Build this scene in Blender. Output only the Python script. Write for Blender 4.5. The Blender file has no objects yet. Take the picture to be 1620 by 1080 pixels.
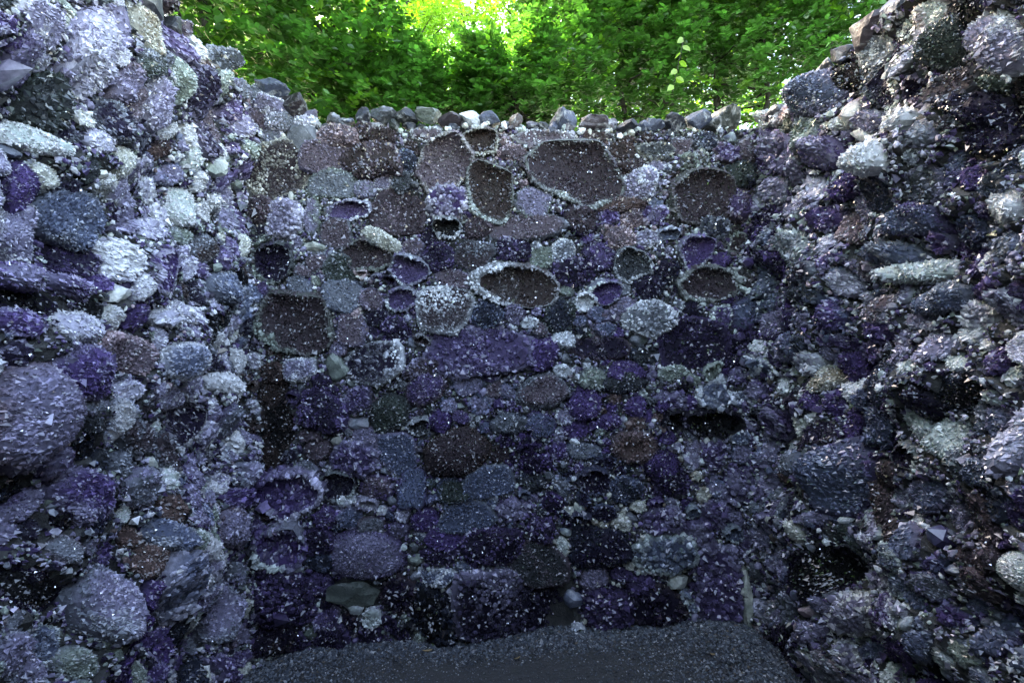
import bpy, bmesh, math
import numpy as np
from mathutils import Vector

# ------------------------------------------------------------------ camera, sky, sun, exposure
SC = bpy.context.scene
COL = SC.collection
R = math.radians
rng = np.random.default_rng(7)

F, VX, VY, EYE = 810.0, 773.0, 575.0, 1.6        # focal length in photo pixels, vanishing point, eye height
cam_d = bpy.data.cameras.new('camera'); cam = bpy.data.objects.new('camera', cam_d); COL.objects.link(cam)
cam_d.sensor_width = 36; cam_d.lens = F / 1620 * 36
cam_d.shift_x = (810 - VX) / 1620; cam_d.shift_y = (VY - 540) / 1620
cam_d.clip_start = 0.02; cam_d.clip_end = 2000
cam.location = (0, 0, EYE); cam.rotation_euler = (R(90), 0, 0)
SC.camera = cam

SUN_EL, SUN_AZ = 36, -50                          # azimuth measured from +Y towards +X
w = bpy.data.worlds.new('World'); SC.world = w; w.use_nodes = True
nt = w.node_tree; bg = nt.nodes['Background']
sky = nt.nodes.new('ShaderNodeTexSky'); sky.sky_type = 'NISHITA'; sky.sun_disc = False
sky.sun_elevation = R(SUN_EL); sky.sun_rotation = R(SUN_AZ); sky.dust_density = 2.0; sky.ozone_density = 1.0
nt.links.new(sky.outputs[0], bg.inputs[0]); bg.inputs[1].default_value = 0.15
sl = bpy.data.lights.new('sun', 'SUN'); sl.energy = 4.0; sl.angle = R(0.5); sl.color = (1, 0.95, 0.86)
so = bpy.data.objects.new('sun', sl); COL.objects.link(so)
sd = Vector((math.sin(R(SUN_AZ)) * math.cos(R(SUN_EL)), math.cos(R(SUN_AZ)) * math.cos(R(SUN_EL)), math.sin(R(SUN_EL))))
so.rotation_euler = sd.to_track_quat('Z', 'Y').to_euler(); so.location = (0, 0, 12)
SC.view_settings.view_transform = 'Standard'; SC.view_settings.look = 'None'
SC.view_settings.exposure = 3.65; SC.view_settings.gamma = 1.0
SC.view_settings.use_white_balance = True; SC.view_settings.white_balance_temperature = 7900; SC.view_settings.white_balance_tint = 13
SC.cycles.use_denoising = True; SC.cycles.diffuse_bounces = 1

# ------------------------------------------------------------------ helpers
def tag(o, label=None, cat=None, group=None, kind=None):
    for k, v in (('label', label), ('category', cat), ('group', group), ('kind', kind)):
        if v: o[k] = v
    return o

def mesh_data(name, v, t, col=None, mat=None, smooth=False):
    v = np.asarray(v, np.float32); t = np.asarray(t, np.int32)
    me = bpy.data.meshes.new(name)
    n = len(t)
    me.vertices.add(len(v)); me.vertices.foreach_set('co', v.ravel())
    me.loops.add(n * 3); me.loops.foreach_set('vertex_index', t.ravel())
    me.polygons.add(n); me.polygons.foreach_set('loop_start', np.arange(0, n * 3, 3, dtype=np.int32))
    if col is not None:
        a = me.attributes.new('Col', 'FLOAT_COLOR', 'POINT')
        c = np.zeros((len(v), 4), np.float32); c[:, :np.shape(col)[-1]] = col
        a.data.foreach_set('color', c.ravel())
    me.update(calc_edges=True)
    (me.shade_smooth if smooth else me.shade_flat)()
    if mat: me.materials.append(mat)
    return me

def obj(name, me, parent=None, loc=(0, 0, 0)):
    o = bpy.data.objects.new(name, me); COL.objects.link(o)
    o.location = loc
    if parent: o.parent = parent
    return o

def empty(name, loc=(0, 0, 0)):
    o = bpy.data.objects.new(name, None); COL.objects.link(o); o.location = loc
    return o

def tube(path, rad, k=7):
    path = np.asarray(path, float); n = len(path)
    rad = np.broadcast_to(rad, (n,))
    d = np.gradient(path, axis=0); d /= np.linalg.norm(d, axis=1)[:, None] + 1e-9
    ref = np.where(np.abs(d[:, 2:3]) > .9, [[1., 0, 0]], [[0, 0, 1.]])
    a = np.cross(d, ref); a /= np.linalg.norm(a, axis=1)[:, None]; b = np.cross(d, a)
    th = np.arange(k) / k * 2 * math.pi
    v = path[:, None] + rad[:, None, None] * (np.cos(th)[None, :, None] * a[:, None] + np.sin(th)[None, :, None] * b[:, None])
    t = []
    for i in range(n - 1):
        for j in range(k):
            p, q = i * k + j, i * k + (j + 1) % k
            t += [(p, q, q + k), (p, q + k, p + k)]
    t += [((n - 1) * k, (n - 1) * k + j, (n - 1) * k + j + 1) for j in range(1, k - 1)]
    return v.reshape(-1, 3), np.array(t)

def join(parts):
    vs, ts, o = [], [], 0
    for v, t in parts:
        vs.append(v); ts.append(t + o); o += len(v)
    return np.concatenate(vs), np.concatenate(ts)

# ------------------------------------------------------------------ materials
def new_mat(name):
    m = bpy.data.materials.new(name); m.use_nodes = True
    return m, m.node_tree.nodes, m.node_tree.links, m.node_tree.nodes['Principled BSDF']

def noise(N, scale, detail=3, rough=.55):
    n = N.new('ShaderNodeTexNoise'); n.inputs['Scale'].default_value = scale
    n.inputs['Detail'].default_value = detail; n.inputs['Roughness'].default_value = rough
    return n

def mix(N, L, a, b, fac, mode='MIX'):
    m = N.new('ShaderNodeMix'); m.data_type = 'RGBA'; m.blend_type = mode
    for s, x in ((m.inputs[0], fac), (m.inputs[6], a), (m.inputs[7], b)):
        if hasattr(x, 'links'): L.new(x, s)
        else: s.default_value = x
    return m.outputs[2]

def ramp(N, L, x, p0, p1, c0=(0, 0, 0, 1), c1=(1, 1, 1, 1)):
    r = N.new('ShaderNodeValToRGB'); L.new(x, r.inputs[0])
    r.color_ramp.elements[0].position = p0; r.color_ramp.elements[1].position = p1
    r.color_ramp.elements[0].color = c0; r.color_ramp.elements[1].color = c1
    return r.outputs[0]

def crystal_mat(name, rough, source='attr', bump=0.0):
    m, N, L, P = new_mat(name)
    if source == 'attr':
        a = N.new('ShaderNodeAttribute'); a.attribute_name = 'Col'; c = a.outputs['Color']
    else:
        a = N.new('ShaderNodeObjectInfo'); c = a.outputs['Color']
    tc = N.new('ShaderNodeTexCoord')
    n1 = noise(N, 60, 4); L.new(tc.outputs['Object'], n1.inputs['Vector'])
    c2 = mix(N, L, c, ramp(N, L, n1.outputs[0], .3, .7, (.45, .45, .45, 1), (1.5, 1.5, 1.5, 1)), .55, 'MULTIPLY')
    L.new(c2, P.inputs['Base Color'])
    n2 = noise(N, 140, 2); L.new(tc.outputs['Object'], n2.inputs['Vector'])
    mr = N.new('ShaderNodeMapRange'); L.new(n2.outputs[0], mr.inputs[0])
    mr.inputs[1].default_value = .3; mr.inputs[2].default_value = .7
    mr.inputs[3].default_value = rough * .5; mr.inputs[4].default_value = rough * 1.8
    if source == 'attr':
        L.new(a.outputs['Alpha'], P.inputs['Metallic'])
    L.new(mr.outputs[0], P.inputs['Roughness'])
    P.inputs['IOR'].default_value = 1.6
    P.inputs['Specular IOR Level'].default_value = .65
    if bump:
        b = N.new('ShaderNodeBump'); b.inputs['Strength'].default_value = bump; b.inputs['Distance'].default_value = .004
        n3 = noise(N, 90, 5, .65); L.new(tc.outputs['Object'], n3.inputs['Vector'])
        L.new(n3.outputs[0], b.inputs['Height']); L.new(b.outputs[0], P.inputs['Normal'])
    return m

M_DRUSE = crystal_mat('amethyst_druse', .11)
M_SKIN = crystal_mat('stone_skin', .75, bump=1.0)
M_SKIN.node_tree.nodes['Principled BSDF'].inputs['Specular IOR Level'].default_value = .2
M_RIM = crystal_mat('quartz_rind', .38, bump=.5)
M_PEB = crystal_mat('quartz_pebble', .3, 'obj', bump=.5)
M_ROCKATTR = crystal_mat('rock_face', .45, bump=1.0)

def make_mortar():
    m, N, L, P = new_mat('mortar')
    tc = N.new('ShaderNodeTexCoord')
    n1 = noise(N, 9, 6); L.new(tc.outputs['Object'], n1.inputs['Vector'])
    c = ramp(N, L, n1.outputs[0], .35, .7, (.022, .022, .022, 1), (.10, .10, .095, 1))
    L.new(c, P.inputs['Base Color']); P.inputs['Roughness'].default_value = .8
    b = N.new('ShaderNodeBump'); b.inputs['Strength'].default_value = 1; b.inputs['Distance'].default_value = .01
    n3 = noise(N, 70, 6, .7); L.new(tc.outputs['Object'], n3.inputs['Vector'])
    L.new(n3.outputs[0], b.inputs['Height']); L.new(b.outputs[0], P.inputs['Normal'])
    return m
M_MORTAR = make_mortar()

def make_flint():
    m, N, L, P = new_mat('flint')
    tc = N.new('ShaderNodeTexCoord'); oi = N.new('ShaderNodeObjectInfo')
    vec = N.new('ShaderNodeVectorMath'); vec.operation = 'ADD'
    L.new(tc.outputs['Object'], vec.inputs[0])
    cb = N.new('ShaderNodeCombineXYZ'); mm = N.new('ShaderNodeMath'); mm.operation = 'MULTIPLY'; mm.inputs[1].default_value = 37
    L.new(oi.outputs['Random'], mm.inputs[0]); L.new(mm.outputs[0], cb.inputs[0]); L.new(cb.outputs[0], vec.inputs[1])
    n1 = noise(N, 14, 5, .6); n1.inputs['Distortion'].default_value = 1.2; L.new(vec.outputs[0], n1.inputs['Vector'])
    f = ramp(N, L, n1.outputs[0], .54, .72)
    c = mix(N, L, oi.outputs['Color'], (.42, .43, .42, 1), f)
    n2 = noise(N, 60, 4); L.new(vec.outputs[0], n2.inputs['Vector'])
    c = mix(N, L, c, ramp(N, L, n2.outputs[0], .3, .7, (.5, .5, .5, 1), (1.4, 1.4, 1.4, 1)), .7, 'MULTIPLY')
    L.new(c, P.inputs['Base Color']); P.inputs['Roughness'].default_value = .42
    b = N.new('ShaderNodeBump'); b.inputs['Strength'].default_value = .9; b.inputs['Distance'].default_value = .008
    n3 = noise(N, 45, 6, .6); L.new(vec.outputs[0], n3.inputs['Vector'])
    L.new(n3.outputs[0], b.inputs['Height']); L.new(b.outputs[0], P.inputs['Normal'])
    return m
M_FLINT = make_flint()

def make_gravel():
    m, N, L, P = new_mat('gravel')
    a = N.new('ShaderNodeAttribute'); a.attribute_name = 'Col'
    tc = N.new('ShaderNodeTexCoord'); n1 = noise(N, 250, 3); L.new(tc.outputs['Object'], n1.inputs['Vector'])
    c = mix(N, L, a.outputs['Color'], ramp(N, L, n1.outputs[0], .3, .7, (.5, .5, .5, 1), (1.4, 1.4, 1.4, 1)), .8, 'MULTIPLY')
    L.new(c, P.inputs['Base Color']); P.inputs['Roughness'].default_value = .55
    return m
M_GRAVEL = make_gravel()

def make_dirt(name, c0, c1, scale=30):
    m, N, L, P = new_mat(name)
    tc = N.new('ShaderNodeTexCoord'); n1 = noise(N, scale, 8, .7); L.new(tc.outputs['Object'], n1.inputs['Vector'])
    L.new(ramp(N, L, n1.outputs[0], .3, .7, (*c0, 1), (*c1, 1)), P.inputs['Base Color'])
    P.inputs['Roughness'].default_value = .85
    b = N.new('ShaderNodeBump'); b.inputs['Strength'].default_value = .8; b.inputs['Distance'].default_value = .01
    L.new(n1.outputs[0], b.inputs['Height']); L.new(b.outputs[0], P.inputs['Normal'])
    return m
M_FLOOR = make_dirt('packed_grit', (.02, .021, .024), (.085, .084, .082), 160)
M_SOIL = make_dirt('soil_grass', (.02, .03, .012), (.05, .08, .02), 3)
M_BARK = make_dirt('bark', (.02, .017, .012), (.07, .06, .045), 25)

def make_leaf(name, tcol, gloss=.38):
    m, N, L, P = new_mat(name)
    a = N.new('ShaderNodeAttribute'); a.attribute_name = 'Col'
    L.new(a.outputs['Color'], P.inputs['Base Color'])
    P.inputs['Roughness'].default_value = gloss; P.inputs['Specular IOR Level'].default_value = .45
    tr = N.new('ShaderNodeBsdfTranslucent')
    c = mix(N, L, a.outputs['Color'], (*tcol, 1), 1.0, 'MULTIPLY'); L.new(c, tr.inputs['Color'])
    ms = N.new('ShaderNodeAddShader'); L.new(P.outputs[0], ms.inputs[0]); L.new(tr.outputs[0], ms.inputs[1])
    L.new(ms.outputs[0], N['Material Output'].inputs['Surface'])
    return m
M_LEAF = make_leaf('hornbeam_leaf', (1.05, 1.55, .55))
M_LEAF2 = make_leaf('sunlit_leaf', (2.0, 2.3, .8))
M_DRY = make_dirt('dry_litter', (.22, .15, .07), (.42, .31, .17), 60)

# ------------------------------------------------------------------ walls: where they stand
# front = plane on which the stone faces lie, bed lies BD behind it
BD = 0.07
YB, XL, XR = 2.88, -1.326, 1.483
TOPS = {'B': 2.93, 'L': 3.03, 'R': 2.90}
def near(u): return np.clip(.04 + .35 * u, .48, 1.0)     # crystals stay as fine as in the photo close to the camera
WK = {q: (np.random.default_rng(sd0).normal(0, 1, (7, 2)) / np.array(sc0), np.random.default_rng(sd0 + 1).uniform(0, 6.28, 7), am0)
      for q, sd0, sc0, am0 in (('B', 31, (.16, .13), .018), ('L', 33, (.15, .095), .062), ('R', 35, (.17, .095), .062))}
def warp(side, u, v):
    k, p, am = WK[side]
    return am * sum(np.sin(k[i, 0] * u + k[i, 1] * v + p[i]) for i in range(7)) / 3.2
def to_world(side, u, v, h):
    h = h + warp(side, u, v)
    if side == 'B': return np.stack([u, YB + BD - h, v], -1)
    if side == 'L': return np.stack([XL - BD + h, u, v], -1)
    return np.stack([XR + BD - h, u, v], -1)
def px_to_uv(side, px, py):
    px = np.asarray(px, float); py = np.asarray(py, float)
    if side == 'B':
        return (px - VX) / F * YB, EYE - (py - VY) / F * YB
    X = XL if side == 'L' else XR
    y = X * F / np.where(np.abs(px - VX) < 5, 5, px - VX)
    return y, EYE - (py - VY) / F * y

PAL = dict(
    pale=(.62, .65, .67), white=(.80, .81, .81), lav=(.26, .242, .335), lpal=(.46, .45, .53), pur=(.125, .095, .20), dpur=(.036, .027, .064),
    vio=(.118, .080, .215), mauve=(.175, .138, .16), dmau=(.088, .066, .075), brown=(.086, .062, .057), rust=(.165, .112, .10),
    grey=(.215, .232, .26), dgrey=(.075, .083, .09), blue=(.14, .165, .24), dblue=(.05, .058, .088), green=(.24, .28, .235),
    dgreen=(.08, .10, .085), cream=(.54, .545, .47), black=(.008, .008, .010), tan=(.29, .245, .18), pink=(.42, .32, .33), gpal=(.50, .56, .52))
def C(n):
    c = np.array(PAL[n]); l = c.mean()
    return np.clip(c * 1.08 - l * .08, .003, 1) * (l / .45) ** .38

# each line: type cx cy w h rot core edge crystal-size   (photo pixels)
BACK = """
d 424 166 58 36 10 lav pale f|d 442 188 50 32 0 grey lpal f|d 474 190 44 28 0 lpal pale m|d 402 186 44 46 0 mauve lav f|d 400 150 36 44 0 grey pale f
s 435 266 98 88 0 dmau cream f|s 415 206 50 40 0 grey lav f|r 476 209 58 48 -10 dgrey grey f|d 530 208 64 34 5 mauve pink f|s 510 243 68 50 5 mauve lav f
d 586 247 86 62 0 brown mauve m|d 600 207 46 28 0 brown mauve f|d 571 200 34 28 0 brown mauve f|s 523 288 74 44 5 grey green f|d 574 294 34 32 0 grey lav f
d 602 284 28 24 0 lav pale f|d 633 284 36 36 0 dgrey grey f|d 640 250 30 36 0 dblue blue f|s 628 331 76 68 3 dmau mauve f|d 406 327 38 46 0 dmau mauve f
d 446 343 54 60 0 lav lpal c|s 490 341 24 60 8 lav green f|g 553 331 64 34 0 pur pale f|s 529 367 48 42 0 mauve grey f|L 602 378 62 26 26 cream cream f
g 579 403 78 46 5 dmau green f|r 494 388 42 16 8 green cream f|g 427 415 70 58 0 dpur green m|s 535 427 46 48 0 dgreen grey f|g 645 425 56 48 0 pur gpal f
s 541 466 56 56 0 grey blue f|d 557 491 24 24 0 pink cream f|d 585 472 40 38 0 mauve lav f|g 632 472 48 36 0 pur gpal f|g 461 513 116 100 0 dmau green m
d 404 455 36 30 0 pur lav m|s 555 520 42 48 0 mauve lav f|s 588 573 90 68 0 dpur pale m|r 530 582 38 42 0 dgreen green f|d 468 584 60 32 -8 lav pale f
d 425 590 40 30 0 brown rust f|d 396 572 24 30 0 lpal pale m|d 598 501 50 28 0 dpur dgrey f|d 622 520 44 42 0 dpur pur m|d 531 551 30 26 0 lav mauve f
g 703 257 74 92 8 mauve cream f|g 760 226 54 44 0 brown cream f|g 775 303 72 88 0 brown gpal f|d 707 316 64 48 0 vio lpal c|s 842 319 60 44 5 lav green f
s 833 357 118 38 -3 mauve grey f|d 756 355 44 36 0 dmau mauve f|d 813 240 52 22 0 mauve pink f|s 862 213 86 24 0 mauve pale f|g 914 270 160 104 14 dmau gpal f
g 707 357 46 34 20 black pale f|d 815 392 54 38 0 dpur pur m|d 675 208 52 28 0 mauve pale f|s 748 402 66 46 0 dmau grey f|d 691 402 48 42 0 dpur pur f
g 813 450 124 66 4 brown pale f|s 703 484 88 78 0 dmau pale f|s 717 438 58 24 12 mauve lav f|d 772 498 52 38 0 dblue blue f|d 815 494 32 30 0 lav pur f
s 754 556 156 74 2 pur lav c|d 856 561 52 48 0 vio pur m|d 893 537 38 26 0 pale grey f|d 886 498 48 54 0 dblue dgreen f|d 671 586 56 42 0 dmau lav f
s 856 406 38 34 0 green grey f|d 889 396 42 38 0 grey pale f|d 896 425 40 42 0 dpur pur m|d 1014 288 64 48 0 lav pale m|d 985 318 90 22 0 rust mauve f
g 1112 310 84 90 0 dmau green f|d 1081 226 38 28 0 mauve grey f|d 1122 218 40 28 0 dblue grey f|s 1043 232 54 28 10 dgrey cream f|s 985 235 50 30 -12 brown rust f
d 1006 259 60 24 0 brown dmau f|d 1004 341 32 30 0 mauve pink f|d 985 371 44 32 0 mauve pink f|d 922 343 56 52 0 dmau dpur m|d 969 336 28 26 0 vio lav m
d 933 373 24 20 0 vio lav m|d 1030 375 40 32 0 lav pale m|s 1040 318 20 18 0 blue pale f|g 1103 397 54 56 0 vio gpal f|d 1172 322 44 48 0 pur mauve m
d 1168 276 60 42 0 dgreen dblue m|d 1134 358 42 38 0 dblue grey m|g 1002 417 60 50 -8 dgrey pale f|d 950 405 50 42 0 pur dpur m|g 959 461 50 36 0 vio gpal f
d 992 482 36 28 0 lav mauve f|d 1032 502 88 50 -4 grey pale m|d 1030 453 46 42 0 dpur dblue m|g 1124 447 84 54 -6 dmau gpal f|d 1145 409 30 26 0 vio pur m
d 914 429 42 46 0 dpur pur m|s 1104 541 98 76 0 dpur pur m|s 953 549 100 34 -4 dpur mauve m|d 994 588 54 34 0 vio pur f|d 961 521 34 22 0 blue lav f
r 1014 537 30 22 0 dgreen grey f|d 1183 494 40 50 0 blue pur m|d 1059 498 26 26 0 pale gpal m|s 1069 590 52 22 -5 green gpal f
k 424 618 44 60 10 brown black m|k 431 678 54 72 0 black brown m|k 423 738 44 62 -8 brown black m|d 506 651 84 58 0 dpur pur m|g 455 782 104 74 0 vio lpal c|d 614 655 58 56 0 dgreen dgrey f|r 565 670 36 22 0 grey mauve f
s 578 700 46 42 10 lav mauve f|d 498 714 48 38 0 mauve dmau f|d 557 727 76 50 0 pur lav c|s 627 720 54 68 0 blue lav f|s 480 745 36 26 0 grey lav f
g 531 770 54 52 0 dpur gpal f|d 592 772 50 36 0 mauve pur m|d 545 795 32 18 -20 pale lav f|d 563 631 42 42 0 pur lav m|d 671 614 58 50 0 pur mauve f
d 722 717 100 66 -14 dmau brown f|d 860 619 76 50 0 mauve grey f|d 856 674 46 40 0 blue pur f|d 807 672 62 38 0 grey dblue f|g 662 676 38 30 0 dgrey pale f
d 693 668 38 36 0 vio dpur m|s 772 766 78 48 -8 blue grey f|p 801 759 20 18 0 gpal cream f|d 717 780 56 38 0 dgreen blue f|s 652 772 40 62 8 blue pur f
d 884 714 30 28 0 vio lav m|d 848 735 52 30 -6 dpur vio m|d 842 765 46 26 0 dgrey dblue m|d 895 660 28 26 0 lav pale m|d 709 643 28 22 0 lav blue f
d 927 639 52 50 0 vio pur f|d 1006 706 64 54 0 rust mauve m|d 1051 737 50 48 0 vio dpur f|s 925 714 48 22 4 grey blue f|g 1130 668 92 42 0 black dpur m
d 1134 627 54 40 0 blue pale c|d 1079 634 30 28 0 lav vio m|d 1096 640 22 28 0 vio pur m|d 1101 688 24 22 0 grey lav f|d 1179 720 34 32 0 lav blue f
d 1134 722 42 48 0 pur lav c|d 1102 711 28 26 0 lav mauve f|d 1102 731 28 26 0 lav pale c|p 1079 727 18 12 0 cream tan f|d 990 605 72 30 0 dgrey dblue f
d 941 599 48 36 0 green grey m|g 941 762 46 46 0 dpur blue f|d 992 776 58 38 0 dblue blue f|d 1063 765 60 42 0 dpur pur m|d 1177 765 42 42 0 lav pur c
g 438 868 76 72 0 vio gpal c|d 498 862 50 40 0 dpur pur m|d 575 882 110 78 0 lav pur f|r 558 944 80 50 0 green dgreen f|r 549 966 42 22 20 gpal pale f
d 447 955 90 86 0 dpur pur c|d 500 930 42 34 0 pur dpur f|d 524 1020 54 50 0 dpur pur m|d 582 1014 38 36 0 dpur pur m|d 510 985 38 28 -30 pur lav m
d 505 896 44 26 0 dblue blue m|d 628 945 54 58 0 dpur dmau c|d 551 824 38 34 0 blue lav f|s 587 836 40 28 10 grey mauve f|d 628 841 34 26 -15 lav pur f
s 637 812 20 24 0 lpal lav f|d 423 1012 84 54 -20 dpur dmau m|d 510 824 38 32 0 pur vio m|s 700 857 58 38 0 vio pur f|d 693 882 58 26 0 dpur pur f
d 777 865 104 56 -5 dpur pur m|d 671 824 44 34 0 vio pur f|s 739 822 92 48 -4 blue grey f|s 854 896 82 62 8 dgrey mauve f|d 690 915 60 28 0 blue pale f
d 690 978 76 92 0 black dblue c|s 813 966 172 112 4 dpur lav m|r 656 893 26 18 -20 green gpal f|d 857 840 40 38 0 dpur pur m|d 813 808 62 30 0 lav pur c
p 909 951 32 30 0 pale blue f|d 1056 879 98 64 4 blue gpal c|s 1140 925 68 126 3 pur lav c|p 1078 925 34 30 0 gpal cream f|d 962 968 84 72 0 pur dpur c
d 1040 962 82 62 0 dpur dmau c|d 943 918 46 36 -10 lav mauve f|d 950 870 86 68 0 dpur dblue m|r 1186 945 18 124 0 green cream f|d 1107 846 52 38 0 lav pur c
d 1054 826 62 42 0 pur lav c|d 1136 815 42 36 0 pur lav c|d 1020 932 52 32 0 pur dpur m|p 917 805 20 18 0 gpal cream f
p 944 829 11 10 0 cream tan f|p 970 844 11 8 20 cream cream f|p 957 861 14 8 -30 cream cream f|p 977 858 10 12 0 cream cream f|p 967 882 12 11 0 cream cream f|p 953 894 12 7 -20 cream cream f
"""
LEFT = """
s 42 32 112 52 38 lav pale m|d 20 78 66 62 30 lav pur m|r 95 30 34 28 10 green cream f|d 130 78 76 110 25 lpal lav c|s 168 42 62 76 15 lav blue c|d 150 124 48 62 15 lpal lav m
c 8 132 36 38 0 vio lpal c|d 85 160 100 82 20 dgrey dgreen c|r 75 222 108 42 22 gpal pale f|d 14 186 44 48 0 vio pur m|d 182 190 62 62 25 dpur grey m|d 160 222 52 36 25 lpal lav m
s 170 88 42 26 25 lpal pale f|d 195 132 38 74 10 lav mauve m|r 226 50 44 92 -25 tan cream f|d 268 14 64 38 10 dmau mauve m|d 283 66 44 70 -22 pur lav m|r 220 100 54 52 30 dgreen grey f
r 242 82 34 50 -10 dblue grey f|r 265 122 24 86 -8 green gpal f|d 297 140 50 82 -12 dpur lav m|r 315 76 28 44 -10 white pale f|r 322 105 28 26 10 rust tan f|d 307 47 36 32 0 mauve grey m
r 356 97 36 44 20 dgrey grey f|r 352 135 32 46 -5 green gpal f|d 242 165 54 80 -10 lav lpal m|d 207 165 36 62 0 mauve lpal f|r 273 208 32 30 10 white pale f|d 268 240 28 34 0 rust dmau f
d 325 222 46 56 -15 dpur lav m|s 350 195 30 62 -8 mauve grey f|d 375 175 28 38 0 pur lav m|r 345 264 52 32 10 cream green f|d 388 142 26 30 0 grey lav f|d 385 200 26 34 0 lav pale m
d 55 300 64 80 0 vio dpur f|d 14 308 42 52 0 lav pale m|d 55 370 94 82 20 lav pale m|d 130 345 114 80 25 blue grey m|d 138 405 72 64 20 dpur pur c|d 190 410 62 62 0 white lpal c
d 125 303 62 40 20 dpur grey c|r 180 293 26 40 -28 cream pale f|p 165 275 22 20 0 cream cream f|L 42 438 106 40 12 lav vio m|k 45 474 112 42 10 black dpur c|L 118 454 72 34 18 pur lav m
k 145 488 62 30 10 black dgrey c|d 30 510 74 42 12 vio lav m|d 115 516 92 46 5 lpal pale c|r 188 465 36 32 0 white cream f|g 256 430 74 82 5 vio pale m|d 305 325 34 60 -8 gpal pale f
L 355 322 52 26 26 white pale f|r 335 395 34 42 0 brown grey f|d 358 455 62 48 10 blue grey f|d 362 408 30 36 0 pur lav m|d 370 517 36 36 0 lpal lav m|k 330 520 30 42 0 black dgrey m
d 265 497 100 30 -6 lpal pale c|d 215 500 32 42 0 vio pur m|d 225 318 36 34 0 lav pale m|d 262 300 40 36 0 lpal pale c|d 228 268 44 36 10 lav pale m|d 285 275 40 36 0 lav blue m
d 250 360 60 34 0 lpal lav c|d 375 285 30 40 0 pur lav m|d 382 345 28 40 0 lav grey m|d 305 375 36 30 0 green grey f|d 300 400 30 34 0 lav pale m|d 215 350 40 40 0 lav dpur c
d 48 662 136 156 10 lav mauve c|d 112 590 102 86 20 vio lav m|d 28 560 40 42 0 dpur lav c|r 4 580 26 54 0 pale blue f|d 186 555 74 62 10 mauve pink f|d 145 642 82 26 -5 grey lav m
d 150 672 66 30 -5 dgrey dblue m|d 197 665 40 72 0 pale blue m|d 112 735 62 56 0 lav pur c|d 147 785 84 72 10 vio lav m|k 152 706 52 40 0 black dblue c|k 18 778 64 62 0 black dpur c
d 215 562 48 60 0 mauve pink f|d 275 572 68 62 0 blue pale m|k 325 556 34 62 0 black dgrey f|d 366 605 62 32 -6 white pale m|d 322 607 36 42 0 lav lpal m|g 308 668 66 80 0 dpur white m
r 393 635 22 62 0 cream pale f|d 230 690 70 52 20 dmau grey m|d 345 690 32 44 0 lav pale m|r 258 730 30 16 10 gpal cream f|d 235 770 62 60 0 grey lav m|d 318 748 42 52 0 lav pur m
d 386 752 34 48 0 lav grey m|d 378 787 52 32 0 vio lav m|d 205 620 44 40 0 lpal lav m|d 280 630 50 36 0 lav pale m|d 370 665 36 50 0 grey pur m|d 210 735 40 40 0 grey dblue m
d 45 838 74 52 20 lav pur m|d 122 872 62 48 10 grey mauve f|d 168 955 86 134 18 lav grey m|d 95 1018 48 62 10 blue gpal m|d 38 1042 84 84 0 lav grey c|k 72 930 114 64 0 black dpur c
r 120 1050 50 46 -30 green grey f|d 195 1035 34 34 0 vio dpur m|d 170 830 42 52 0 dpur dblue m|d 225 850 32 32 0 rust brown m|d 258 845 46 52 0 blue grey m|r 290 857 36 40 -30 green gpal f
d 275 925 68 112 10 blue lpal c|d 356 968 54 104 18 lav grey f|d 328 900 34 36 0 lav pale m|d 316 865 34 46 0 pale lav c|d 370 835 44 62 0 lav mauve m|d 218 1000 46 62 0 vio dpur m
r 225 1062 34 38 0 green pale f|d 256 1070 36 42 0 vio lav m|k 298 1010 42 52 0 dblue black m|d 362 1060 62 52 0 pur lav m|r 393 960 22 32 0 cream green f|d 388 905 24 40 0 grey pur m
"""
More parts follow.
